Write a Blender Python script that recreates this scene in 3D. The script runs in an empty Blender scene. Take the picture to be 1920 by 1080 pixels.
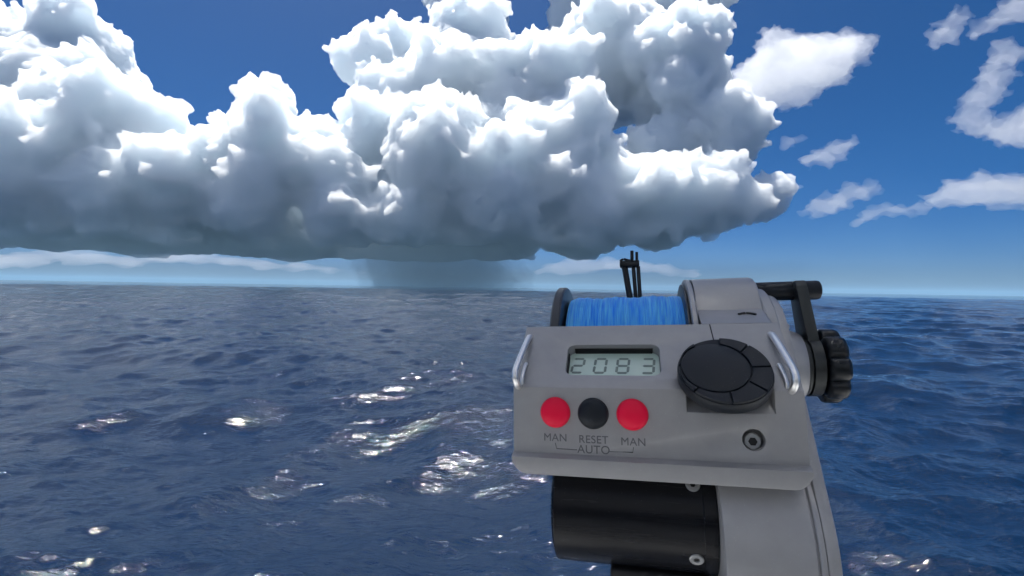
import bpy, bmesh, math, random
import numpy as np
from mathutils import Vector, Matrix

S = bpy.context.scene
COL = S.collection
PI = math.pi

# ------------------------------------------------------------------ camera
EYE = 2.3                                   # metres above the sea
ROLL = 0.0161                               # the boat heels a little
cr, sr = math.cos(ROLL), math.sin(ROLL)
cam = bpy.data.cameras.new('camera')
cam_ob = bpy.data.objects.new('camera', cam)
COL.objects.link(cam_ob)
S.camera = cam_ob
cam.sensor_width = 36.0
cam.lens = 16.875
cam.clip_start = 0.02
cam.clip_end = 300000.0
cam_ob.matrix_world = Matrix(((cr, -sr, 0, 0), (0, 0, -1, 0), (sr, cr, 0, EYE), (0, 0, 0, 1)))

# ------------------------------------------------------------------ sky and sun
SUN_EL, SUN_AZ = math.radians(73), math.radians(-26)
W = bpy.data.worlds.new("World")
S.world = W
W.use_nodes = True
wn = W.node_tree
bgn = wn.nodes['Background']
skyn = wn.nodes.new('ShaderNodeTexSky')
skyn.sky_type = 'NISHITA'
skyn.sun_disc = False
skyn.sun_elevation = SUN_EL
skyn.sun_rotation = SUN_AZ
skyn.altitude = 0
skyn.air_density = 0.5
skyn.dust_density = 1.35
skyn.ozone_density = 10.0
hsv = wn.nodes.new('ShaderNodeHueSaturation')
hsv.inputs['Saturation'].default_value = 1.28
wn.links.new(skyn.outputs[0], hsv.inputs['Color'])
wn.links.new(hsv.outputs[0], bgn.inputs[0])
bgn.inputs[1].default_value = 0.050
sun_dir = Vector((math.sin(SUN_AZ) * math.cos(SUN_EL), math.cos(SUN_AZ) * math.cos(SUN_EL), math.sin(SUN_EL)))
sun = bpy.data.lights.new('sun', 'SUN')
sun.energy = 4.3
sun.angle = math.radians(0.53)
sun.color = (1.0, 0.965, 0.91)
sun_ob = bpy.data.objects.new('sun', sun)
COL.objects.link(sun_ob)
sun_ob.rotation_euler = (-sun_dir).to_track_quat('-Z', 'Y').to_euler()

S.view_settings.view_transform = 'Standard'
S.view_settings.look = 'None'
S.view_settings.exposure = 1.05
S.view_settings.gamma = 1.0
S.view_settings.use_curve_mapping = False
S.cycles.max_bounces = 40
S.cycles.volume_bounces = 40
S.cycles.diffuse_bounces = 3
S.cycles.glossy_bounces = 4
S.cycles.transmission_bounces = 4
S.cycles.transparent_max_bounces = 64
S.cycles.use_denoising = True
S.cycles.sample_clamp_indirect = 6.0


# ------------------------------------------------------------------ helpers
def tag(o, label=None, cat=None, group=None, kind=None):
    if label: o['label'] = label
    if cat: o['category'] = cat
    if group: o['group'] = group
    if kind: o['kind'] = kind
    return o


def mat(name, base, rough=.5, metal=0., coat=0., bump=0., bscale=400., var=0., vscale=40., spec=.5, stretch=(1, 1, 1), rvar=0.):
    m = bpy.data.materials.new(name)
    m.use_nodes = True
    t = m.node_tree
    b = t.nodes['Principled BSDF']
    b.inputs['Base Color'].default_value = (*base, 1)
    b.inputs['Roughness'].default_value = rough
    b.inputs['Metallic'].default_value = metal
    b.inputs['Coat Weight'].default_value = coat
    b.inputs['Coat Roughness'].default_value = .06
    b.inputs['Specular IOR Level'].default_value = spec
    if bump or var or rvar:
        tc = t.nodes.new('ShaderNodeTexCoord')
        mp = t.nodes.new('ShaderNodeMapping')
        mp.inputs['Scale'].default_value = stretch
        t.links.new(tc.outputs['Object'], mp.inputs[0])
    if bump:
        n = t.nodes.new('ShaderNodeTexNoise')
        n.inputs['Scale'].default_value = bscale
        n.inputs['Detail'].default_value = 4
        bp = t.nodes.new('ShaderNodeBump')
        bp.inputs['Strength'].default_value = bump
        bp.inputs['Distance'].default_value = .0004
        t.links.new(mp.outputs[0], n.inputs['Vector'])
        t.links.new(n.outputs[0], bp.inputs['Height'])
        t.links.new(bp.outputs[0], b.inputs['Normal'])
    if var:
        n = t.nodes.new('ShaderNodeTexNoise')
        n.inputs['Scale'].default_value = vscale
        n.inputs['Detail'].default_value = 5
        n.inputs['Roughness'].default_value = .65
        r = t.nodes.new('ShaderNodeMapRange')
        r.inputs['From Min'].default_value = .3
        r.inputs['From Max'].default_value = .7
        r.inputs['To Min'].default_value = 1 - var
        r.inputs['To Max'].default_value = 1 + var
        mx = t.nodes.new('ShaderNodeVectorMath')
        mx.operation = 'SCALE'
        mx.inputs[0].default_value = base
        t.links.new(mp.outputs[0], n.inputs['Vector'])
        t.links.new(n.outputs[0], r.inputs[0])
        t.links.new(r.outputs[0], mx.inputs['Scale'])
        t.links.new(mx.outputs[0], b.inputs['Base Color'])
    if rvar:
        n = t.nodes.new('ShaderNodeTexNoise')
        n.inputs['Scale'].default_value = 55.
        n.inputs['Detail'].default_value = 6
        r = t.nodes.new('ShaderNodeMapRange')
        r.inputs['To Min'].default_value = max(.03, rough - rvar)
        r.inputs['To Max'].default_value = rough + rvar
        t.links.new(mp.outputs[0], n.inputs['Vector'])
        t.links.new(n.outputs[0], r.inputs[0])
        t.links.new(r.outputs[0], b.inputs['Roughness'])
    return m


# ------------------------------------------------------------------ the sea
def build_sea():
    rng = np.random.default_rng(11)
    th = np.concatenate([np.radians(np.linspace(-55, 55, 525)), np.radians(np.linspace(58, 302, 62))[1:-1]])
    rr = np.concatenate([np.array([0.0, .6, 1.1, 1.6]), np.exp(np.linspace(math.log(2.0), math.log(400.), 980)),
                         np.exp(np.linspace(math.log(400.), math.log(120000.), 64))[1:]])
    nt, nr = len(th), len(rr)
    Rg, Tg = np.meshgrid(rr, th, indexing='ij')
    X = (Rg * np.sin(Tg)).astype(np.float32).ravel()
    Y = (Rg * np.cos(Tg)).astype(np.float32).ravel()
    dr = np.gradient(rr)
    dth = np.gradient(th)
    dth[-60:] = np.radians(4)
    sp = np.maximum(dr[:, None], rr[:, None] * dth[None, :]).ravel().astype(np.float32)
    N = 230
    lam = np.exp(rng.uniform(math.log(.11), math.log(17.), N))
    ang = rng.normal(-PI / 2 - .15, .9, N)
    ang[lam > 5] = rng.normal(-PI / 2 - .35, .35, (lam > 5).sum())
    slope = .0180 * rng.uniform(.6, 1.4, N)
    slope[lam < .6] *= 1.4
    slope[(lam > .6) & (lam < 2.5)] *= 1.5
    slope[lam > 2.5] *= .75
    dx = np.zeros_like(X); dy = np.zeros_like(X); dz = np.zeros_like(X)
    order = np.argsort(sp)
    for l, a, s in zip(lam, ang, slope):
        k = 2 * PI / l
        amp = s / k
        fade = np.clip((l / sp - 2.2) / 2.5, 0, 1)
        idx = np.nonzero(fade > 0)[0]
        if not len(idx):
            continue
        ph = (k * math.cos(a)) * X[idx] + (k * math.sin(a)) * Y[idx] + rng.uniform(0, 2 * PI)
        f = fade[idx] * amp
        sn, cs = np.sin(ph), np.cos(ph)
        dz[idx] += f * sn
        dx[idx] += .85 * f * math.cos(a) * cs
        dy[idx] += .85 * f * math.sin(a) * cs
    co = np.stack([X + dx, Y + dy, dz], -1)
    i = np.arange(nr - 1)[:, None] * nt
    j = np.arange(nt)[None, :]
    j2 = (j + 1) % nt
    quads = np.stack([i + j, i + nt + j, i + nt + j2, i + j2], -1).reshape(-1, 4)[:, ::-1]
    me = bpy.data.meshes.new('sea')
    me.vertices.add(len(co))
    me.vertices.foreach_set('co', co.astype(np.float32).ravel())
    me.loops.add(quads.size)
    me.loops.foreach_set('vertex_index', quads.astype(np.int32).ravel())
    me.polygons.add(len(quads))
    me.polygons.foreach_set('loop_start', np.arange(0, quads.size, 4, dtype=np.int32))
    me.polygons.foreach_set('use_smooth', np.ones(len(quads), dtype=bool))
    me.update()
    ob = bpy.data.objects.new('sea', me)
    COL.objects.link(ob)
    tag(ob, kind='structure')
    m = bpy.data.materials.new('sea_water')
    m.use_nodes = True
    t = m.node_tree
    b = t.nodes['Principled BSDF']
    b.inputs['Base Color'].default_value = (.0022, .0115, .034, 1)
    b.inputs['Roughness'].default_value = .045
    b.inputs['IOR'].default_value = 1.36
    tc = t.nodes.new('ShaderNodeTexCoord')
    prev = None
    for sc, det, dist, st, rot in ((3.2, 6, .09, .36, .35), (13.0, 5, .020, .8, -.3)):
        mp = t.nodes.new('ShaderNodeMapping')
        mp.inputs['Rotation'].default_value = (0, 0, rot)
        mp.inputs['Scale'].default_value = (.6, 1.25, 1)
        n = t.nodes.new('ShaderNodeTexNoise')
        n.inputs['Scale'].default_value = sc
        n.inputs['Detail'].default_value = det
        n.inputs['Roughness'].default_value = .55
        n.inputs['Distortion'].default_value = .3
        bp = t.nodes.new('ShaderNodeBump')
        bp.inputs['Strength'].default_value = st
        bp.inputs['Distance'].default_value = dist
        t.links.new(tc.outputs['Object'], mp.inputs[0])
        t.links.new(mp.outputs[0], n.inputs['Vector'])
        t.links.new(n.outputs[0], bp.inputs['Height'])
        if prev: t.links.new(prev.outputs[0], bp.inputs['Normal'])
        prev = bp
    t.links.new(prev.outputs[0], b.inputs['Normal'])
    me.materials.append(m)
    return ob


build_sea()


# ------------------------------------------------------------------ clouds: closed bodies of scattering air, lit by the sun
def cloud_mat(name, dens, g=.4, ab=(0, 0, 0)):     # ab: absorption per scattering, by colour
    m = bpy.data.materials.new(name)
    m.use_nodes = True
    t = m.node_tree
    t.nodes.clear()
    o = t.nodes.new('ShaderNodeOutputMaterial')
    v = t.nodes.new('ShaderNodeVolumeScatter')
    v.inputs['Color'].default_value = (1, 1, 1, 1)
    v.inputs['Density'].default_value = dens
    v.inputs['Anisotropy'].default_value = g
    if max(ab) > 0:
        k = max(ab)
        w = t.nodes.new('ShaderNodeVolumeAbsorption')
        w.inputs['Color'].default_value = (*(1 - a / k for a in ab), 1)
        w.inputs['Density'].default_value = dens * k
        s_ = t.nodes.new('ShaderNodeAddShader')
        t.links.new(v.outputs[0], s_.inputs[0]); t.links.new(w.outputs[0], s_.inputs[1])
        t.links.new(s_.outputs[0], o.inputs['Volume'])
    else:
        t.links.new(v.outputs[0], o.inputs['Volume'])
    return m


def cloud_body(name, pts, voxel, amps, material, seed=0., base=None, stretch=1., weld=None):
    """pts: (x, y, z, radius) puffs in metres -> one closed billowing surface"""
    me = bpy.data.meshes.new(name)
    me.from_pydata([(p[0] / stretch, p[1], p[2]) for p in pts], [], [])
    a = me.attributes.new('puff', 'FLOAT', 'POINT')
    a.data.foreach_set('value', [p[3] for p in pts])
    ob = bpy.data.objects.new(name, me)
    COL.objects.link(ob)
    g = bpy.data.node_groups.new('billow', 'GeometryNodeTree')
    g.interface.new_socket('Geometry', in_out='INPUT', socket_type='NodeSocketGeometry')
    g.interface.new_socket('Geometry', in_out='OUTPUT', socket_type='NodeSocketGeometry')
    N, K = g.nodes.new, g.links.new
    i, o = N('NodeGroupInput'), N('NodeGroupOutput')
    na = N('GeometryNodeInputNamedAttribute'); na.data_type = 'FLOAT'; na.inputs[0].default_value = 'puff'
    mp = N('GeometryNodeMeshToPoints')
    pv = N('GeometryNodePointsToVolume'); pv.resolution_mode = 'VOXEL_SIZE'
    pv.inputs['Voxel Size'].default_value = voxel
    K(i.outputs[0], mp.inputs[0]); K(na.outputs['Attribute'], mp.inputs['Radius'])
    K(mp.outputs[0], pv.inputs[0]); K(na.outputs['Attribute'], pv.inputs['Radius'])
    vm = N('GeometryNodeVolumeToMesh'); vm.inputs['Threshold'].default_value = .3
    K(pv.outputs[0], vm.inputs[0])
    last = vm.outputs[0]
    pos, nor = N('GeometryNodeInputPosition'), N('GeometryNodeInputNormal')
    for size, amp, det in amps:
        ad = N('ShaderNodeVectorMath'); ad.operation = 'ADD'; ad.inputs[1].default_value = (seed * 977., seed * 311., 0)
        nz = N('ShaderNodeTexNoise'); nz.inputs['Scale'].default_value = 1 / size
        nz.inputs['Detail'].default_value = det; nz.inputs['Roughness'].default_value = .6
        m1 = N('ShaderNodeMath'); m1.operation = 'SUBTRACT'; m1.inputs[1].default_value = .5
        m2 = N('ShaderNodeMath'); m2.operation = 'ABSOLUTE'
        m3 = N('ShaderNodeMath'); m3.operation = 'MULTIPLY_ADD'; m3.inputs[1].default_value = amp * 4; m3.inputs[2].default_value = -amp * .45
        sc = N('ShaderNodeVectorMath'); sc.operation = 'SCALE'
        sp = N('GeometryNodeSetPosition')
        K(pos.outputs[0], ad.inputs[0]); K(ad.outputs[0], nz.inputs['Vector']); K(nz.outputs[0], m1.inputs[0])
        K(m1.outputs[0], m2.inputs[0]); K(m2.outputs[0], m3.inputs[0]); K(nor.outputs[0], sc.inputs[0]); K(m3.outputs[0], sc.inputs['Scale'])
        K(last, sp.inputs[0]); K(sc.outputs[0], sp.inputs['Offset'])
        last = sp.outputs[0]
    if base is not None:      # condensation level: the underside is cut off flat, a little ragged
        sx = N('ShaderNodeSeparateXYZ'); cx = N('ShaderNodeCombineXYZ'); mx = N('ShaderNodeMath'); mx.operation = 'MAXIMUM'
        nz = N('ShaderNodeTexNoise'); nz.inputs['Scale'].default_value = 1 / 900.; nz.inputs['Detail'].default_value = 4
        rg = N('ShaderNodeMath'); rg.operation = 'MULTIPLY_ADD'; rg.inputs[1].default_value = -420.; rg.inputs[2].default_value = base + 200.
        lz = N('ShaderNodeMath'); lz.operation = 'MULTIPLY_ADD'; lz.inputs[1].default_value = .12
        sp = N('GeometryNodeSetPosition')
        K(pos.outputs[0], sx.inputs[0]); K(pos.outputs[0], nz.inputs['Vector']); K(nz.outputs[0], rg.inputs[0])
        K(sx.outputs[2], lz.inputs[0]); K(rg.outputs[0], lz.inputs[2])
        K(sx.outputs[2], mx.inputs[0]); K(lz.outputs[0], mx.inputs[1])
        K(sx.outputs[0], cx.inputs[0]); K(sx.outputs[1], cx.inputs[1]); K(mx.outputs[0], cx.inputs[2])
        K(last, sp.inputs[0]); K(cx.outputs[0], sp.inputs['Position'])
        last = sp.outputs[0]
    K(last, o.inputs[0])
    md = ob.modifiers.new('billow', 'NODES'); md.node_group = g
    rm = ob.modifiers.new('weld', 'REMESH'); rm.mode = 'VOXEL'; rm.voxel_size = weld or voxel; sm = ob.modifiers.new('soften', 'SMOOTH'); sm.factor = .25; sm.iterations = 1    # one clean closed skin, no folds
    nm = bpy.data.meshes.new_from_object(ob.evaluated_get(bpy.context.evaluated_depsgraph_get()))
    ob.modifiers.clear()
    ob.data = nm
    if stretch != 1.:
        nm.transform(Matrix.Diagonal((stretch, 1, 1, 1)))
    nm.materials.clear()
    nm.materials.append(material)
    bpy.data.node_groups.remove(g)
    return ob


def puffs(core, rng, levels=((12, .5), (10, .42), (5, .45)), up=.25, flat=None, squash=.9, front=None):
    out = []
    for c in core:
        cur = [c]
        out.append(c)
        for lv, (n, k) in enumerate(levels):
            nx = []
            for (a, b, c_, R) in cur:
                for _ in range(n):
                    v = Vector((rng.gauss(0, 1), rng.gauss(0, 1), rng.gauss(up, 1))).normalized()
                    if front is not None and lv and v.y > front:
                        continue
                    q = R * k * rng.uniform(.6, 1.25)
                    d = R * rng.uniform(.75, 1.0)
                    nx.append((a + v.x * d, b + v.y * d, c_ + v.z * d * squash, q))
            out += nx
            cur = nx
    if flat is not None:
        out = [p for p in out if p[2] - p[3] * .7 > flat]
    return out


def M(x, z, r, y):           # x and z in tens of metres as seen 9 km out, y the real distance in metres
    k = y / 900.
    return (x * k, y, z * k, r * k)


def H(px, py, r, y=9000.):   # bearing and height over the horizon -> metres
    dx, dy = px - 960, py - 540.5
    return M(cr * dx + sr * dy, sr * dx - cr * dy, r, y)


crng = random.Random(4)
tower = [   # bearing, height and size of the main turrets; the third number is how far one stands behind the leaning front
    (150, 110, 95, 0), (90, 200, 130, 300), (220, 250, 110, -200), (0, 160, 110, 400), (-60, 300, 140, 0), (60, 330, 110, -300),
    (200, 360, 90, -300), (330, 350, 90, 0), (-150, 250, 150, 800), (400, 300, 75, 0), (510, 205, 50, 200), (520, 290, 85, 0), (440, 250, 40, 300), (590, 260, 40, 300),
    (470, 380, 80, -300), (620, 330, 80, 200), (640, 400, 80, -200), (90, 400, 80, 0), (280, 410, 70, 0), (-60, 410, 80, 0),
    (685, 115, 62, 500), (745, 120, 60, 600), (760, 190, 80, 200), (720, 260, 75, 0), (860, 150, 110, 300), (900, 40, 60, 500), (850, 20, 40, 600), (820, 300, 110, -200),
    (980, 220, 110, 0), (1000, 110, 50, 300), (1150, 120, 125, 200), (1110, 30, 70, 400), (1240, 40, 85, 400), (1130, -90, 110, 500), (1270, 170, 105, 0),
    (1320, 250, 80, 0), (1230, 275, 60, 0), (1050, 300, 110, -200), (940, 370, 95, -300), (780, 400, 80, 0), (1120, 380, 90, -300), (1250, 360, 85, -300),
    (1350, 360, 70, -300), (1430, 378, 48, 0), (880, -60, 80, 600), (900, -170, 110, 600), (1060, -200, 120, 600), (1120, -160, 100, 600), (-120, 60, 130, 600), (-260, 20, 160, 600), (-330, 250, 170, 400), (860, 430, 50, 0), (1000, 430, 50, -200), (1180, 420, 45, -300)]
core = []
for x, z, r, d in tower:
    z0 = 318 + 35 * min(1, max(0, (x - 600) / 300.))
    core.append(H(x, z, r, 8000 + max(0, z0 - z) * 10 + max(0, z - z0) * 4 + d))
# the broad back of the bank, seen from below as its dark underside
core += [H(x, z, r, y) for x, z, r, y in ((-80, 380, 120, 10000), (120, 380, 120, 10500), (300, 390, 110, 11000), (470, 400, 105, 11500), (620, 410, 100, 12000), (780, 410, 105, 12000), (940, 400, 105, 11500), (1090, 390, 105, 10800), (1230, 390, 90, 10000), (380, 400, 115, 10000), (520, 405, 110, 10300), (260, 400, 110, 9800))]
cm = cloud_mat('cumulus', .0150, .3, (.020, .0075, 0.))
lumps = puffs(core, crng, flat=300, levels=((12, .5), (11, .44), (9, .44)), front=.25)
big = cloud_body('cumulus_cloud', lumps, 34, ((900, 235, 5), (300, 130, 6), (130, 66, 5)), cm, base=640, weld=40)
tag(big, 'huge white towering cumulus cloud bank with a flat dark grey base', 'cloud')

def small_cloud(core, dens, label, voxel=20, amps=((300, 150, 5), (100, 85, 4)), levels=((12, .6), (8, .5)), g=.55, squash=.8, up=0., seed=1., base=None, stretch=1.6):
    k = [H(*c) for c in core]
    o = cloud_body('cumulus_cloud', puffs(k, crng, levels=levels, up=up, squash=squash), voxel, amps, cloud_mat('thin_cumulus', dens, g, (.02, .008, 0.)), seed, base, stretch)
    return tag(o, label, 'cloud')


small_cloud([(1400, 190, 30, 9500), (1430, 155, 42, 9500), (1480, 122, 46, 9500), (1540, 104, 44, 9500), (1598, 92, 26, 9500), (1490, 170, 34, 9500), (1550, 140, 28, 9500), (1440, 62, 14, 9500), (1385, 215, 20, 9500)], .0018,
            'ragged white cloud lobe reaching out from the flank of the towering bank')
small_cloud([(1768, 66, 21, 5600), (1785, 40, 21, 5600), (1830, 62, 15, 5600), (1862, 48, 18, 5600), (1900, 20, 28, 5600)], .0018,
            'thin torn cloud scrap high up in the open blue sky', seed=2.)
small_cloud([(1895, 100, 26, 5600), (1870, 135, 26, 5600), (1850, 180, 28, 5600), (1822, 225, 31, 5600), (1870, 245, 26, 5600), (1915, 232, 38, 5600), (1970, 215, 45, 5600)], .0018,
            'tall curling torn cloud in the blue sky beyond the knob side of the reel', seed=3., stretch=1.2)
small_cloud([(1515, 299, 18, 5600), (1545, 292, 22, 5600), (1575, 280, 22, 5600), (1600, 268, 14, 5600)], .0020,
            'small bright fluffy cloud alone in the blue above the crank', seed=4.)
small_cloud([(1480, 268, 14, 5600), (1500, 262, 11, 5600)], .0013, 'faint cloud wisp beside the small bright fluffy cloud', seed=4.5)
small_cloud([(1528, 388, 20, 5600), (1560, 380, 24, 5600), (1592, 368, 24, 5600), (1628, 352, 19, 5600)], .0018,
            'small slanting cloud just off the tail of the dark cloud base', seed=5.)
small_cloud([(1605, 416, 12, 5600), (1640, 400, 17, 5600), (1672, 394, 18, 5600), (1705, 397, 15, 5600), (1738, 390, 14, 5600)], .0020,
            'low ragged cloud joining the long flat cloud over the horizon', seed=6., stretch=2.)
small_cloud([(1765, 370, 22, 5600), (1800, 358, 28, 5600), (1840, 352, 30, 5600), (1880, 356, 31, 5600), (1930, 355, 33, 5600), (1990, 358, 33, 5600), (2060, 360, 33, 5600)], .0022,
            'long flat pale cloud low over the sea in the open sky', seed=7., stretch=2.)
small_cloud([(1472, 355, 7, 5600), (1498, 351, 7, 5600)], .0019, 'tiny pale cloud puff beside the tail of the cloud bank', voxel=16, amps=((120, 40, 3),), seed=8., stretch=2.2)
small_cloud([(x, z, r, 24000) for x, z, r in ((-90, 496, 18), (-20, 492, 18), (50, 486, 18), (110, 478, 17), (170, 484, 17), (240, 490, 16), (310, 484, 17), (370, 482, 16), (430, 492, 15), (490, 497, 14), (560, 499, 13), (620, 505, 10), (680, 511, 8))], .0007,
            'distant pale cloud band below the dark base, over the horizon', voxel=60, amps=((1400, 380, 4), (400, 160, 3)), levels=((14, .7), (8, .5)), squash=.5, seed=9., stretch=3.5)
small_cloud([(x, z, r, 24000) for x, z, r in ((1010, 512, 8), (1050, 506, 12), (1100, 500, 14), (1150, 496, 15), (1200, 500, 14), (1250, 505, 13), (1300, 511, 10))], .0007,
            'distant pale cloud band behind the line guide, over the horizon', voxel=60, amps=((1400, 380, 4), (400, 160, 3)), levels=((14, .7), (8, .5)), squash=.5, seed=10., stretch=3.)

# unseen cumulus above, beside and behind the view, added to light reel and sea
field = []
frng = random.Random(21)
for az, el, r, d in ((-62, 26, 900, 8500), (-80, 20, 1000, 8000), (-100, 30, 1000, 7000), (-128, 24, 1100, 8000), (-155, 34, 1000, 6500), (178, 22, 1100, 8500), (150, 36, 1000, 6500), (-140, 48, 900, 5500),
                     (122, 22, 1000, 8500), (96, 30, 800, 7500), (70, 18, 600, 9500), (-75, 52, 700, 5500), (-165, 14, 1000, 9500), (145, 14, 1000, 9500), (-110, 12, 1000, 9500),
                     (-120, 62, 700, 5000), (-170, 62, 800, 5000), (130, 60, 800, 5000), (60, 50, 600, 6000), (170, 46, 900, 5500), (150, 76, 900, 4000), (-140, 72, 900, 4000), (70, 66, 800, 4000), (-95, 70, 700, 4000), (-178, 54, 1000, 5000), (110, 48, 900, 5500), (175, 67, 1500, 5000),
                     (-58, 42, 900, 7000), (-42, 48, 800, 6500), (-64, 58, 800, 6000), (-24, 51, 600, 7000), (2, 56, 600, 7000), (24, 54, 600, 7000)):
    a, e = math.radians(az), math.radians(el)
    c0 = Vector((d * math.sin(a) * math.cos(e), d * math.cos(a) * math.cos(e), d * math.sin(e)))
    for q in range(4):
        v = Vector((frng.gauss(0, 1), frng.gauss(0, 1), frng.gauss(0, .3)))
        field.append((c0.x + v.x * r * .8, c0.y + v.y * r * .8, c0.z + v.z * r * .5, r * frng.uniform(.4, .7)))
open_sun = [p for p in puffs(field, frng, levels=((9, .5), (5, .5)))        # the sun stands in a clear gap
            if Vector(p[:3]).angle(sun_dir) > math.radians(9) + p[3] / Vector(p[:3]).length]
cl = cloud_body('clouds', open_sun, 80, ((700, 180, 3),), cloud_mat('cumulus_fill_field', .0085, .3), 12.)
tag(cl, kind='stuff')

# rain falling out of the dark base
rs = []
for k in range(40):
    f = k / 39.
    px = 655 + 380 * f
    w = math.sin(PI * f) ** 1.7
    for h in range(8):
        q = H(px + crng.uniform(-10, 10), 0, 30, 9500)
        rs.append((q[0] - 60 * h, 9500 + crng.uniform(-400, 400) * w, 40 + 115 * h, 60 + 540 * w * crng.uniform(.7, 1.1)))
rain = cloud_body('rain', rs, 60, ((900, 160, 3),), cloud_mat('rain_air', .00080, .2, (.85, .74, .64)), 11.)
tag(rain, kind='stuff')

# damp sea air between the boat and the cloud base
hz = bpy.data.meshes.new('haze')
hv = [(x, y, z) for z in (-1.5, 520.) for x, y in ((-60000, -60000), (60000, -60000), (60000, 60000), (-60000, 60000))]
hz.from_pydata(hv, [], [(3, 2, 1, 0), (4, 5, 6, 7), (0, 1, 5, 4), (1, 2, 6, 5), (2, 3, 7, 6), (3, 0, 4, 7)])
hm = bpy.data.materials.new('haze_air')
hm.use_nodes = True
hm.node_tree.nodes.clear()
ho = hm.node_tree.nodes.new('ShaderNodeOutputMaterial')
hp = hm.node_tree.nodes.new('ShaderNodeVolumePrincipled')
hp.inputs['Color'].default_value = (.42, .74, 1.0, 1)
hp.inputs['Density'].default_value = .000021
hp.inputs['Anisotropy'].default_value = .2
hm.node_tree.links.new(hp.outputs[0], ho.inputs['Volume'])
hz.materials.append(hm)
haze = bpy.data.objects.new('haze', hz)
COL.objects.link(haze)
tag(haze, kind='stuff')

# ------------------------------------------------------------------ the boat the photograph is taken from: out of frame; roof and cabin are added to shape the reel's light
HULL = mat('white_gelcoat', (.50, .51, .52), .25, coat=.4, rvar=.08, var=.03, vscale=3)
PIPE = mat('brushed_steel_pipe', (.55, .55, .55), .28, 1.)


def boat_part(name, pts, z0, z1, bev, m):
    bm = bmesh.new()
    a = [bm.verts.new((x, y, z0)) for x, y in pts]
    b = [bm.verts.new((x, y, z1)) for x, y in pts]
    bm.faces.new(a[::-1]); bm.faces.new(b)
    n = len(pts)
    for i in range(n):
        bm.faces.new((a[i], a[(i + 1) % n], b[(i + 1) % n], b[i]))
    bmesh.ops.recalc_face_normals(bm, faces=bm.faces)
    if bev:
        bmesh.ops.bevel(bm, geom=list(bm.edges), offset=bev, segments=3, profile=.5, affect='EDGES')
    me = bpy.data.meshes.new(name)
    bm.to_mesh(me); bm.free()
    me.materials.append(m)
    o = bpy.data.objects.new(name, me)
    COL.objects.link(o)
    o.parent = boat
    return o


boat = bpy.data.objects.new('boat', None)
COL.objects.link(boat)
tag(boat, 'white boat under the reel with an added unseen roof on steel posts that shades it', 'boat')
R4 = lambda x0, x1, y0, y1: [(x0, y0), (x1, y0), (x1, y1), (x0, y1)]
boat_part('hull', R4(-3.2, 3.0, -2.4, .70), -.35, .62, .05, HULL)
boat_part('deck', R4(-3.0, 2.8, -2.2, .24), .63, .70, .0, HULL)
boat_part('gunwale', R4(-3.25, 3.05, .25, .76), .63, 1.45, .05, HULL)
boat_part('gunwale', R4(-3.25, 3.05, -2.45, -2.1), .63, 1.45, .05, HULL)
boat_part('added_shade_roof', R4(-.78, .22, .88, 1.78), 5.18, 5.25, .03, HULL)  # roof added out of view, with its posts, to keep sun off the reel
for x in (-.76, .20):
    pts = [(x + .03 * math.cos(t), .04 + .03 * math.sin(t)) for t in np.linspace(0, 2 * PI, 17)[:-1]]
    boat_part('added_roof_post', pts, .69, 5.13, 0, PIPE)
    boat_part('added_roof_rail', R4(x - .03, x + .03, -.02, 1.70), 5.13, 5.18, 0, PIPE)
boat_part('added_cabin', R4(-2.2, 2.0, -1.95, -.95), .69, 3.10, .03, HULL)  # unseen block and window added behind to dim and fill the reel's front
boat_part('added_cabin_window', R4(-2.05, 1.85, -.951, -.935), 1.9, 2.35, 0, mat('tinted_glass', (.01, .011, .012), .08))

# ------------------------------------------------------------------ the fishing reel
# local axes: x along the spool, y away from the viewer, z up; origin on the crease of the control box
RM = Matrix(((0.96713, 0.25342, -0.02043, 0.09896), (-0.24899, 0.96036, 0.12503, 0.34430), (0.05131, -0.11583, 0.99194, -0.07073 + EYE), (0, 0, 0, 1)))
BASE = Vector((0.0, 0.075, -0.215))
reel = bpy.data.objects.new('fishing_reel', None)
COL.objects.link(reel)
reel.empty_display_size = .05
reel.matrix_world = RM @ Matrix.Translation(BASE)
tag(reel, 'grey and black electric fishing reel with blue line, display, buttons and crank', 'fishing reel')

GREY = mat('grey_anodised', (.335, .336, .34), .42, .35, bump=.12, bscale=2500, var=.05, vscale=60, rvar=.05)
GREY2 = mat('grey_cast', (.36, .362, .37), .40, .35, bump=.12, bscale=2000, var=.06, vscale=35, rvar=.06)
BLACK = mat('black_plastic', (.008, .012, .018), .42, spec=.3, bump=.25, bscale=1800, rvar=.08)
KNOB = mat('black_knob', (.006, .009, .012), .30, spec=.35, bump=.1, bscale=900, rvar=.1)
TUBE = mat('black_anodised', (.005, .006, .009), .26, 0., spec=.22, bump=.15, bscale=300, stretch=(.2, 4, 4), rvar=.06)
ARM = mat('dark_bronze_metal', (.045, .050, .050), .38, .6, bump=.1, bscale=1200, var=.1)
STEEL = mat('polished_steel', (.86, .86, .84), .34, .9, rvar=.06)
SCREW = mat('screw_steel', (.42, .43, .43), .38, .8)
RED = mat('red_rubber', (.86, .004, .050), .40, spec=.25, bump=.1, bscale=900)
LCD = mat('lcd_glass', (.50, .64, .56), .35, coat=.6)
SEG = mat('lcd_segment', (.17, .23, .21), .4)
INK = mat('engraved_grey', (.12, .123, .135), .6)
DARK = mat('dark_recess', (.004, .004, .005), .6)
FLG = mat('spool_grey', (.055, .060, .066), .38, .5, rvar=.06)


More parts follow.
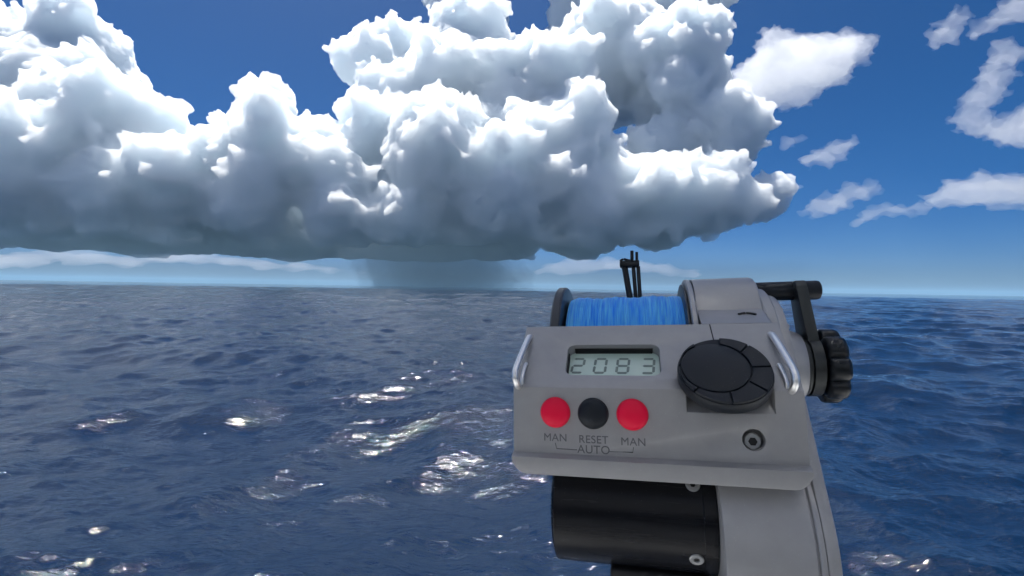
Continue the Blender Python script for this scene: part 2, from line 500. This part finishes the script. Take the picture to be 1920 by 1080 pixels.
def salt(m, scale, amount, size):
    # dried salt spots and rubbed patches: lighter, rougher flecks scattered over the finish
    t = m.node_tree
    b = t.nodes['Principled BSDF']
    tc = t.nodes.new('ShaderNodeTexCoord')
    v = t.nodes.new('ShaderNodeTexVoronoi')
    v.inputs['Scale'].default_value = scale
    v.inputs['Randomness'].default_value = 1.
    n = t.nodes.new('ShaderNodeTexNoise')
    n.inputs['Scale'].default_value = 26.
    n.inputs['Detail'].default_value = 5.
    th = t.nodes.new('ShaderNodeMath'); th.operation = 'MULTIPLY'; th.inputs[1].default_value = size * 2
    lt = t.nodes.new('ShaderNodeMapRange'); lt.interpolation_type = 'SMOOTHSTEP'
    lt.inputs['From Max'].default_value = 0.; lt.inputs['To Max'].default_value = amount
    mx = t.nodes.new('ShaderNodeMix'); mx.data_type = 'RGBA'
    mx.inputs[7].default_value = (.62, .63, .64, 1)
    src = b.inputs['Base Color'].links[0].from_socket if b.inputs['Base Color'].links else None
    t.links.new(tc.outputs['Object'], v.inputs['Vector']); t.links.new(tc.outputs['Object'], n.inputs['Vector'])
    t.links.new(n.outputs[0], th.inputs[0])
    t.links.new(v.outputs['Distance'], lt.inputs['Value']); t.links.new(th.outputs[0], lt.inputs['From Min'])
    if src: t.links.new(src, mx.inputs[6])
    else: mx.inputs[6].default_value = b.inputs['Base Color'].default_value
    t.links.new(lt.outputs[0], mx.inputs[0])
    t.links.new(mx.outputs[2], b.inputs['Base Color'])


salt(GREY, 330, .34, .13)
salt(GREY2, 300, .34, .13)
salt(BLACK, 340, .10, .11)
salt(TUBE, 260, .06, .11)
salt(KNOB, 300, .06, .11)


def line_mat():
    m = mat('braided_line', (.012, .17, .62), .42)
    t = m.node_tree
    b = t.nodes['Principled BSDF']
    tc = t.nodes.new('ShaderNodeTexCoord')
    mp = t.nodes.new('ShaderNodeMapping')
    mp.inputs['Scale'].default_value = (1, .03, .03)
    n = t.nodes.new('ShaderNodeTexNoise')
    n.inputs['Scale'].default_value = 1000
    n.inputs['Detail'].default_value = 3
    r = t.nodes.new('ShaderNodeValToRGB')
    r.color_ramp.elements[0].position = .3; r.color_ramp.elements[0].color = (.015, .27, .92, 1)
    r.color_ramp.elements[1].position = .72; r.color_ramp.elements[1].color = (.20, .68, 1.0, 1)
    t.links.new(tc.outputs['Object'], mp.inputs[0]); t.links.new(mp.outputs[0], n.inputs['Vector'])
    t.links.new(n.outputs[0], r.inputs[0]); t.links.new(r.outputs[0], b.inputs['Base Color'])
    return m


LINE = line_mat()


def part(name, bm, m, parent=None, smooth=35, label=None):
    bmesh.ops.remove_doubles(bm, verts=bm.verts, dist=1e-6)
    bmesh.ops.recalc_face_normals(bm, faces=bm.faces)
    me = bpy.data.meshes.new(name)
    bm.to_mesh(me)
    bm.free()
    me.materials.append(m)
    if smooth:
        me.polygons.foreach_set('use_smooth', [True] * len(me.polygons))
        me.set_sharp_from_angle(angle=math.radians(smooth))
    o = bpy.data.objects.new(name, me)
    COL.objects.link(o)
    o.parent = parent or reel
    if o.parent == reel:
        o.location = -BASE
    if label: o['label'] = label
    return o


def prism_x(poly, x0, x1, bm=None):          # poly of (y, z)
    bm = bm or bmesh.new()
    a = [bm.verts.new((x0, y, z)) for y, z in poly]
    b = [bm.verts.new((x1, y, z)) for y, z in poly]
    bm.faces.new(a); bm.faces.new(b[::-1])
    n = len(poly)
    for i in range(n):
        bm.faces.new((a[i], b[i], b[(i + 1) % n], a[(i + 1) % n]))
    bmesh.ops.recalc_face_normals(bm, faces=bm.faces)
    return bm


def lathe_x(prof, cy, cz, n=72, lobes=None, bm=None):   # prof of (x, r) round an axis along x
    bm = bm or bmesh.new()
    rings = []
    for k, (x, r) in enumerate(prof):
        if r < 1e-6:
            rings.append([bm.verts.new((x, cy, cz))])
            continue
        ring = []
        for i in range(n):
            t = 2 * PI * i / n
            q = r * (lobes(t) if lobes else 1.)
            ring.append(bm.verts.new((x, cy - q * math.cos(t), cz + q * math.sin(t))))
        rings.append(ring)
    for A, B in zip(rings[:-1], rings[1:]):
        if len(A) == 1 and len(B) == 1: continue
        for i in range(n):
            j = (i + 1) % n
            if len(A) == 1: bm.faces.new((A[0], B[i], B[j]))
            elif len(B) == 1: bm.faces.new((A[i], B[0], A[j]))
            else: bm.faces.new((A[i], B[i], B[j], A[j]))
    return bm


def xform(bm, mtx):
    bmesh.ops.transform(bm, matrix=mtx, verts=bm.verts)
    return bm


def box(x0, x1, y0, y1, z0, z1, bev=0., seg=2):
    bm = prism_x([(y0, z0), (y1, z0), (y1, z1), (y0, z1)], x0, x1)
    if bev:
        bmesh.ops.bevel(bm, geom=list(bm.edges), offset=bev, segments=seg, profile=.5, affect='EDGES')
    return bm


def tube(path, r, n=14, closed=False, caps=True):
    bm = bmesh.new()
    P = [Vector(p) for p in path]
    rings = []
    for i, p in enumerate(P):
        a = P[i - 1] if (i or closed) else P[0]
        b = P[(i + 1) % len(P)] if (i < len(P) - 1 or closed) else P[-1]
        d = (b - a).normalized()
        u = d.cross(Vector((1, 0, 0.02))).normalized()
        v = d.cross(u)
        rings.append([bm.verts.new(p + u * r * math.cos(2 * PI * k / n) + v * r * math.sin(2 * PI * k / n)) for k in range(n)])
    for A, B in zip(rings[:-1], rings[1:]):
        for k in range(n):
            bm.faces.new((A[k], A[(k + 1) % n], B[(k + 1) % n], B[k]))
    if caps:
        bm.faces.new(rings[0][::-1]); bm.faces.new(rings[-1])
    return bm


def smooth_path(pts, it=3):
    P = [Vector(p) for p in pts]
    for _ in range(it):
        Q = [P[0]]
        for a, b in zip(P[:-1], P[1:]):
            Q += [a * .75 + b * .25, a * .25 + b * .75]
        P = Q + [P[-1]]
    return P


TILT = .7909                                  # the display plate leans back from the vertical
PLATE = Matrix(((1, 0, 0, 0), (0, math.sin(TILT), -math.cos(TILT), 0), (0, math.cos(TILT), math.sin(TILT), 0), (0, 0, 0, 1)))
# plate frame: x along the spool, y up the plate from the crease, z out of the plate


def pl(x, s, h):
    return PLATE @ Vector((x, s, h))


def rounded_rect(x0, x1, y0, y1, r, n=6):
    pts = []
    for cx, cy, a0 in ((x1 - r, y1 - r, 0), (x0 + r, y1 - r, 90), (x0 + r, y0 + r, 180), (x1 - r, y0 + r, 270)):
        for k in range(n + 1):
            t = math.radians(a0 + 90 * k / n)
            pts.append((cx + r * math.cos(t), cy + r * math.sin(t)))
    return pts


def extrude_xy(pts, z0, z1, bm=None):         # outline in x,y raised along z
    bm = bm or bmesh.new()
    a = [bm.verts.new((x, y, z0)) for x, y in pts]
    b = [bm.verts.new((x, y, z1)) for x, y in pts]
    bm.faces.new(a[::-1]); bm.faces.new(b)
    n = len(pts)
    for i in range(n):
        bm.faces.new((a[i], a[(i + 1) % n], b[(i + 1) % n], b[i]))
    bmesh.ops.recalc_face_normals(bm, faces=bm.faces)
    return bm


def cutter(bm):
    me = bpy.data.meshes.new('cut')
    bmesh.ops.recalc_face_normals(bm, faces=bm.faces)
    bm.to_mesh(me); bm.free()
    o = bpy.data.objects.new('cut', me)
    COL.objects.link(o)
    o.parent = reel
    o.location = -BASE
    return o


def carve(o, bms, bevel=0.):
    cs = [cutter(b) for b in bms]
    for c in cs:
        md = o.modifiers.new('cut', 'BOOLEAN')
        md.operation = 'DIFFERENCE'; md.object = c; md.solver = 'EXACT'
    if bevel:
        md = o.modifiers.new('bev', 'BEVEL'); md.width = bevel; md.segments = 2; md.limit_method = 'ANGLE'; md.angle_limit = math.radians(30)
    bpy.context.view_layer.update()
    nm = bpy.data.meshes.new_from_object(o.evaluated_get(bpy.context.evaluated_depsgraph_get()))
    o.modifiers.clear()
    old = o.data
    o.data = nm
    bpy.data.meshes.remove(old)
    nm.polygons.foreach_set('use_smooth', [True] * len(nm.polygons))
    nm.set_sharp_from_angle(angle=math.radians(35))
    for c in cs:
        d = c.data
        bpy.data.objects.remove(c)
        bpy.data.meshes.remove(d)


# --- control box
bm = prism_x([(0, 0), (.0483, .0478), (.0600, .0478), (.0460, .030), (.0440, -.058), (.0, -.058)], -.1, .1)
bm.edges.ensure_lookup_table()
es = [e for e in bm.edges if abs(e.verts[0].co.x - e.verts[1].co.x) < 1e-6 and all(v.co.z < -.05 for v in e.verts)]
bmesh.ops.bevel(bm, geom=es, offset=.013, segments=8, profile=.5, affect='EDGES')
hs = part('control_box', bm, GREY)
win = rounded_rect(-.0612, .0098, .0128, .0452, .0062)
cut1 = xform(extrude_xy(win, -.0098, .01), PLATE)
cut2 = xform(extrude_xy(rounded_rect(.0255, .0818, -.06, .0093, .0012), -.0112, .05), PLATE)
cut3 = lathe_x([(0, 0), (0, .0072), (.03, .0072), (.03, 0)], 0, 0, 40)
xform(cut3, Matrix.Translation((.0673, .012, -.0328)) @ Matrix.Rotation(-PI / 2, 4, 'Z'))
carve(hs, [cut1, cut2, cut3], .0006)

out = [(-.1004, -.0478), (.1004, -.0478)]
for cx, a0, a1 in ((.0884, 0, -90), (-.0884, -90, -180)):
    out += [(cx + .012 * math.cos(t), -.0508 + .012 * math.sin(t)) for t in np.radians(np.linspace(a0, a1, 9))]
bm = extrude_xy(out, -.0435, .0046)
xform(bm, Matrix.Rotation(PI / 2, 4, 'X'))
es = [e for e in bm.edges if all(v.co.y < -.0042 and v.co.z > -.048 for v in e.verts)]
bmesh.ops.bevel(bm, geom=es, offset=.0050, segments=1, profile=.5, affect='EDGES')
es = [e for e in bm.edges if all(v.co.y < -.0045 and v.co.z < -.0535 for v in e.verts)]
bmesh.ops.bevel(bm, geom=es, offset=.0010, segments=2, profile=.5, affect='EDGES')
lip = part('bottom_trim', bm, GREY)

# --- display
scr = part('display_screen', xform(extrude_xy(rounded_rect(-.0609, .0095,   .0131, .0449, .006), -.0097, -.0090), PLATE), LCD, smooth=0, label='pale green liquid crystal display reading 2083')
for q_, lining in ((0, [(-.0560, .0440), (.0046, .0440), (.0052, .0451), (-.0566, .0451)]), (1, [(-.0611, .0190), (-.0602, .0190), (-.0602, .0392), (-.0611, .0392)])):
    part('window_shade_lining', xform(extrude_xy(lining, -.0090, -.0042), PLATE), DARK, smooth=0)  # dark wall lining that also stands in for the shadow inside the window
SEGS = {'2': 'abged', '0': 'abcdef', '8': 'abcdefg', '3': 'abgcd'}


def digit(ch, x0):
    wd, hh, th, g = .0106, .0168, .0020, .0003
    y0 = .0222
    sl = .10
    bm = bmesh.new()
    T, Md, B, Lf, Rt = y0 + hh, y0 + hh / 2, y0, x0, x0 + wd
    q = th / 2
    hseg = lambda y: [(Lf + q + g, y), (Lf + th + g, y + q), (Rt - th - g, y + q), (Rt - q - g, y), (Rt - th - g, y - q), (Lf + th + g, y - q)]
    vseg = lambda x, ya, yb: [(x, ya + g + q * .3), (x + q, ya + q + g), (x + q, yb - q - g), (x, yb - g - q * .3), (x - q, yb - q - g), (x - q, ya + q + g)]
    shp = {'a': hseg(T - q), 'd': hseg(B + q), 'g': hseg(Md), 'f': vseg(Lf + q, Md, T - q), 'b': vseg(Rt - q, Md, T - q), 'e': vseg(Lf + q, B + q, Md), 'c': vseg(Rt - q, B + q, Md)}
    for k in SEGS[ch]:
        pts = [(x + (y - y0) * sl, y) for x, y in shp[k]]
        extrude_xy(pts, -.00895, -.0088, bm)
    return xform(bm, PLATE)


for ch, x0 in zip('2083', (-.0594, -.0418, -.0243, -.0052)):
    d = part('digit', digit(ch, x0), SEG, scr, smooth=0)
    d.location = (0, 0, 0)

# --- push buttons and their engraved words
for x, m, lb in ((-.0676, RED, 'red push button under the left end of the display'), (-.0397, BLACK, 'black push button between the two red ones'), (-.0118, RED, 'red push button beside the dial')):
    prof = [(0, .0112), (.0012, .0112), (.0016, .0108)]
    prof += [(.0016 + .0050 * math.sin(t), .0108 * math.cos(t)) for t in np.linspace(.12, PI / 2 - .02, 9)] + [(.0066, 0)]
    bm = lathe_x(prof, 0, 0, 40)
    xform(bm, Matrix.Translation((x, .0002, -.0183)) @ Matrix.Rotation(-PI / 2, 4, 'Z'))
    part('push_button', bm, m, smooth=50, label=lb)


def word(txt, x, z, size):
    cu = bpy.data.curves.new('w', 'FONT')
    cu.body = txt; cu.size = size; cu.align_x = 'CENTER'; cu.align_y = 'CENTER'; cu.extrude = .00012; cu.offset = 0.
    cu.space_character = 1.05
    o = bpy.data.objects.new('w', cu)
    COL.objects.link(o)
    me = bpy.data.meshes.new_from_object(o.evaluated_get(bpy.context.evaluated_depsgraph_get()))
    bpy.data.objects.remove(o); bpy.data.curves.remove(cu)
    bm = bmesh.new(); bm.from_mesh(me); bpy.data.meshes.remove(me)
    xform(bm, Matrix.Translation((x, -.00008, z)) @ Matrix.Rotation(PI / 2, 4, 'X'))
    return part('lettering', bm, INK, smooth=0, label='engraved word ' + txt)


word('MAN', -.0680, -.0368, .0078)
word('RESET', -.0400, -.0372, .0078)
word('MAN', -.0118, -.0376, .0078)
word('AUTO', -.0400, -.0443, .0082)
for pts in ([(-.0680, -.0405), (-.0672, -.0445), (-.0520, -.0448)], [(-.0118, -.0412), (-.0124, -.0446), (-.0290, -.0449)]):
    part('bracket_line', tube([(x, -.00002, z) for x, z in pts], .00034, 6), INK)

# --- recessed socket screw
bm = lathe_x([(0, 0), (0, .0048), (.0006, .0055), (.0064, .0056), (.0064, 0)], 0, 0, 32)
xform(bm, Matrix.Translation((.0673, .0040, -.0345)) @ Matrix.Rotation(PI / 2, 4, 'Z') @ Matrix.Scale(1, 4))
sc = part('socket_screw', bm, SCREW)
bm = lathe_x([(-.0001, 0), (-.0001, .0029), (.0006, .0029), (.0006, 0)], 0, 0, 6)
xform(bm, Matrix.Translation((.0673, .0036, -.0345)) @ Matrix.Rotation(PI / 2, 4, 'Z'))
hx = part('hex_socket', bm, DARK, sc); hx.location = (0, 0, 0)

# --- drag dial: thick disc, offset round centre, ring of separate pads
DX, DS, DR, DH = .0514, .0093, .0309, .0120
disc = []
for t in np.linspace(0, 2 * PI, 97)[:-1]:
    disc.append((DX + DR * math.cos(t), DS + DR * math.sin(t)))
bm = bmesh.new()
prev = None
for h, k in ((-.010, .55), (.0012, .55), (.0012, .985), (.0022, 1.0), (DH - .0034, 1.0), (DH - .0020, .985), (DH - .0020, 0.)):
    ring = [bm.verts.new((DX + (x - DX) * k, DS + (y - DS) * k, h)) for x, y in disc] if k else None
    if prev:
        if ring:
            for i in range(96): bm.faces.new((prev[i], prev[(i + 1) % 96], ring[(i + 1) % 96], ring[i]))
        else: bm.faces.new(prev)
    else: bm.faces.new(ring[::-1])
    prev = ring
dial = part('drag_dial', xform(bm, PLATE), BLACK, label='large black round dial with grooved rim pads')
CX, CS, CRD = DX - .0060, DS + .0015, .0222


def pad(outline):
    bm = bmesh.new()
    cx = sum(p[0] for p in outline) / len(outline); cy = sum(p[1] for p in outline) / len(outline)
    prev = None
    for h, k in ((DH - .0022, 1.), (DH - .0003, 1.), (DH, .975)):
        ring = [bm.verts.new((cx + (x - cx) * k, cy + (y - cy) * k, h)) for x, y in outline]
        if prev:
            n = len(ring)
            for i in range(n): bm.faces.new((prev[i], prev[(i + 1) % n], ring[(i + 1) % n], ring[i]))
        else: bm.faces.new(ring[::-1])
        prev = ring
    bm.faces.new(prev)
    return xform(bm, PLATE)


o = part('centre_pad', pad([(CX + CRD * math.cos(t), CS + CRD * math.sin(t)) for t in np.linspace(0, 2 * PI, 65)[:-1]]), BLACK, dial)
o.location = (0, 0, 0)


def rad_hit(t):       # distance from the dial centre along t to the offset centre circle
    dx, dy = math.cos(t), math.sin(t)
    ox, oy = DX - CX, DS - CS
    b = ox * dx + oy * dy
    c = ox * ox + oy * oy - (CRD + .0013) ** 2
    return -b + math.sqrt(b * b - c)


cuts = [90, 50, 4, -41, -90, -137, -185, -235]
for a0, a1 in zip(cuts[:-1], cuts[1:]):
    ts = np.radians(np.linspace(a0 - 1.4, a1 + 1.4, 12))
    outer = [(DX + (DR * .968) * math.cos(t), DS + (DR * .968) * math.sin(t)) for t in ts]
    inner = [(DX + min(rad_hit(t), DR * .94) * math.cos(t), DS + min(rad_hit(t), DR * .94) * math.sin(t)) for t in ts[::-1]]
    o = part('rim_pad', pad(outer + inner), BLACK, dial)
    o.location = (0, 0, 0)
part('index_notch', tube([pl(.0507, .041, .0001), pl(.0500, .0672, .0001)], .00045, 6), DARK)

# --- harness lugs: bent steel loops at both ends of the plate
for x0, xk in ((-.0950, -.0972), (.0915, .0938)):
    sgn = -1 if x0 < 0 else 1
    path = smooth_path([pl(x0, .0560, -.001), pl(x0 + sgn * .0006, .0520, .0025), pl(xk, .0095, .0118), pl(xk, .0015, .0110), pl(x0 + sgn * .0014, -.0012, .0045), pl(x0 + sgn * .001, .0012, -.002)], 2)
    o = part('harness_lug', tube(path, .0025, 16), STEEL)
    inner = smooth_path([pl(x0 - sgn * .0018, .0240, -.001), pl(x0 - sgn * .0018, .0225, .0022), pl(x0 - sgn * .0012, .0060, .0030), pl(x0 - sgn * .0012, .0030, -.001)], 3)
    i2 = part('lug_pin', tube(inner, .0014, 12), STEEL, o); i2.location = (0, 0, 0)

# --- spool
AY, AZ, RF = .125, .0127, .0778
part('spool_flange', lathe_x([(-.0822, 0), (-.0822, RF - .006), (-.0812, RF - .0012), (-.0800, RF), (-.0742, RF), (-.0728, RF - .0010), (-.0720, RF - .004), (-.0716, .03), (-.0716, 0)], AY, AZ, 96), FLG)
prof = [(-.0712, .055)]
nturn = 92
for k in range(nturn * 4 + 1):
    x = -.0690 + .1040 * k / (nturn * 4)
    e = min(1., (x + .0690) / .006, (.0350 - x) / .004)
    r0 = .0640 + .0022 * math.sqrt(max(0, min(1, e))) + .0006 * math.sin(x * 190) + .0003 * math.sin(x * 713 + 1)
    rr_ = crng.uniform(.7, 1.3) if k % 4 == 0 else rr_
    prof.append((x, r0 + .00032 * rr_ * math.sin(2 * PI * k / 4.)))
prof += [(.0356, .055)]
part('line_winding', lathe_x([(-.0712, 0)] + prof + [(.0356, 0)], AY, AZ, 96), LINE, label='bright blue braided fishing line wound on the spool')
part('spool_flange', lathe_x([(.0300, 0), (.0340, .062), (.0346, RF - .004), (.0352, RF - .0012), (.0364, RF - .001), (.0370, RF - .003), (.0372, 0)], AY, AZ, 96), FLG)

# --- right-hand frame: ring, cover, side plate
part('frame_ring', lathe_x([(.0378, 0), (.0378, .0800), (.0386, .0812), (.0415, .0812), (.0425, .0800), (.0425, 0)], AY, AZ, 96), GREY2)
cov = [(.0484, .0481), (.0745, .0609)] + [(.0760, .0640), (.0790, .0700), (.0850, .0790), (.0930, .0858), (.1030, .0905), (.1150, .0932), (.1300, .0942), (.1500, .0925), (.1700, .0860), (.1860, .0700), (.1900, .02), (.12, -.03), (.0620, -.03), (.0484, .030)]
bm = prism_x(cov, .0440, .0962)
es = [e for e in bm.edges if abs(e.verts[0].co.x - e.verts[1].co.x) < 1e-6 and e.verts[0].co.x > .09]
bmesh.ops.bevel(bm, geom=es, offset=.0022, segments=3, profile=.5, affect='EDGES')
part('gear_cover', bm, GREY2)
arc = [(.0748 + .0128 * f, .0640 + .0026 * math.sin(PI * f) - .0010 * f) for f in np.linspace(0, 1, 13)]
part('clicker_slot', tube([(x, y, .0481 + (y - .0484) * .4904 + .0003) for x, y in arc], .0011, 8), DARK)


def hull_two(c1, r1, c2, r2, n=40):
    pts = []
    for (cy, cz), r in ((c1, r1), (c2, r2)):
        pts += [(cy + r * math.cos(t), cz + r * math.sin(t)) for t in np.linspace(0, 2 * PI, 2 * n, endpoint=False)]
    pts = sorted(set((round(a, 6), round(b, 6)) for a, b in pts))
    def half(ps):
        h = []
        for p in ps:
            while len(h) > 1 and (h[-1][0] - h[-2][0]) * (p[1] - h[-2][1]) - (h[-1][1] - h[-2][1]) * (p[0] - h[-2][0]) <= 0: h.pop()
            h.append(p)
        return h
    return half(pts)[:-1] + half(pts[::-1])[:-1]


bm = prism_x(hull_two((AY, AZ), .0640, (.077, -.118), .0800), .1050, .1130)
es = [e for e in bm.edges if abs(e.verts[0].co.x - e.verts[1].co.x) < 1e-6]
bmesh.ops.bevel(bm, geom=es, offset=.0014, segments=2, profile=.5, affect='EDGES')
part('side_plate', bm, GREY2)
part('bearing_ring', lathe_x([(.0955, 0), (.0955, .0700), (.0970, .0712), (.1040, .0700), (.1052, .0685), (.1052, 0)], AY, AZ, 72), GREY2)
for k in range(7):
    t = .25 + k * .36
    bm = lathe_x([(.1128, 0), (.1128, .0026), (.1144, .0026), (.1150, .0020), (.1150, 0)], AY - .058 * math.cos(t), AZ + .058 * math.sin(t), 16)
    part('cover_bolt', bm, GREY)
part('crank_hub', lathe_x([(.1125, 0), (.1125, .0345), (.1150, .0350), (.1250, .0325), (.1318, .0300), (.1338, .0285), (.1342, .0)], AY, AZ, 72), GREY2)
part('hub_collar', lathe_x([(.1340, 0), (.1340, .0262), (.1362, .0266), (.1372, .0262), (.1376, .0240), (.1386, .0240), (.1388, .0270), (.1470, .0270), (.1476, .0264), (.1476, 0)], AY, AZ, 64), ARM)
part('star_knob', lathe_x([(.1474, 0), (.1474, .0180), (.1490, .0185), (.1492, .0292), (.1505, .0312), (.1520, .0318), (.1612, .0318), (.1642, .0306), (.1654, .0285), (.1657, .012), (.1657, 0)], AY, AZ, 224,
                          lobes=lambda t: 1.02 - .17 * (1 - abs(math.cos(4 * t + .3))) ** 1.6), KNOB, smooth=50)
bm = bmesh.new()
prev = None
for (z, y0, y1, x0, x1) in ((.0260, .108, .142, .1390, .1478), (.0500, .111, .139, .1365, .1458), (.0840, .114, .136, .1332, .1425), (.0892, .118, .132, .1334, .1423)):
    ring = [bm.verts.new(c) for c in ((x0, y0, z), (x1, y0, z), (x1, y1, z), (x0, y1, z))]
    if prev:
        for i in range(4): bm.faces.new((prev[i], prev[(i + 1) % 4], ring[(i + 1) % 4], ring[i]))
    else: bm.faces.new(ring[::-1])
    prev = ring
bm.faces.new(prev)
bmesh.ops.recalc_face_normals(bm, faces=bm.faces)
bmesh.ops.bevel(bm, geom=list(bm.edges), offset=.0009, segments=2, profile=.5, affect='EDGES')
part('crank_arm', bm, ARM)
part('crank_grip', lathe_x([(.0985, 0), (.0985, .0072), (.0995, .0084), (.1010, .0088), (.1540, .0088), (.1562, .0082), (.1572, .0066), (.1575, 0)], .1300, .0812, 40), BLACK)

# --- line guide behind the spool
for x0, x1, dx, w in ((-.0207, -.0161, .0, .0068), (-.0100, -.0086, 0, .0044), (-.0048, -.0040, 0, .0044)):
    a, b = Vector((x0 + w / 2, .185, .1195)), Vector((x1 + w / 2, .185, .0200))
    b.x = a.x + (x1 - x0) * 2.8
    bm = tube([a, b], w / 2, 14)
    part('guide_post', bm, KNOB)
part('guide_cap', box(-.0226, -.0012, .179, .192, .1192, .1262, .0012), KNOB)
part('guide_clip', tube(smooth_path([(-.0222, .185, .1268), (-.0185, .185, .1292), (-.0140, .185, .1275), (-.0110, .185, .1268)], 2), .0013, 8), KNOB)
part('guide_peg', tube([(-.0090, .185, .1255), (-.0088, .185, .1378)], .0019, 12), KNOB)
part('guide_peg', tube([(-.0038, .185, .1255), (-.0036, .185, .1360)], .0016, 12), KNOB)
part('guide_rail', lathe_x([(-.0722, 0), (-.0722, .004), (.0440, .004), (.0440, 0)], .185, .025, 20), STEEL)

# --- lower half: motor tube, gearbox drum, clamp and post
MY, MZ, MR = .060, -.0975, .0452
part('motor_tube', lathe_x([(-.0755, 0), (-.0755, MR - .004), (-.0745, MR - .0012), (-.0730, MR), (.0345, MR), (.0350, MR + .0004), (.0352, MR + .0012), (.0440, MR + .0012), (.0440, 0)], MY, MZ, 128), TUBE)
for t in (math.radians(37), math.radians(-31)):
    n = Vector((0, -math.cos(t), math.sin(t)))
    p = Vector((.0290, MY, MZ)) + n * (MR - .0004)
    rot = n.to_track_quat('X', 'Z').to_matrix().to_4x4()
    bm = xform(lathe_x([(0, 0), (0, .0052), (.0010, .0050), (.0014, .0044), (.0013, .0022), (.0004, .0019), (.0004, 0)], 0, 0, 32), Matrix.Translation(p) @ rot)
    w_ = part('tube_screw', bm, SCREW)
    bm = xform(lathe_x([(.0004, 0), (.0004, .0019), (.00065, .0019), (.00065, 0)], 0, 0, 6), Matrix.Translation(p) @ rot)
    q_ = part('hex_socket', bm, DARK, w_); q_.location = (0, 0, 0)
part('gearbox_drum', lathe_x([(.0445, 0), (.0445, .0780), (.0455, .0795), (.0470, .0800), (.0992, .0800), (.1000, .0792), (.1002, .0780), (.1010, .0780), (.1012, .0792), (.1020, .0798), (.1048, .0798), (.1048, 0)], .077, -.118, 128), GREY2)
part('mount_clamp', box(-.0330, .0400, .034, .100, -.1950, -.1380, .004, 3), DARK)
part('clamp_bolt', xform(lathe_x([(0, 0), (0, .0042), (.0032, .0042), (.0040, .0034), (.0040, 0)], 0, 0, 24), Matrix.Translation((-.0290, .0340, -.1530)) @ Matrix.Rotation(-PI / 2, 4, 'Z')), STEEL)
part('mount_socket', tube([(0, .075, -.18), (0, .075, -.26)], .020, 32), BLACK)
inv = RM.inverted()
top = Vector((0, .075, -.25))
wt = RM @ top
part('mounting_post', tube([top, inv @ Vector((wt.x, wt.y, 1.452))], .017, 32), STEEL)
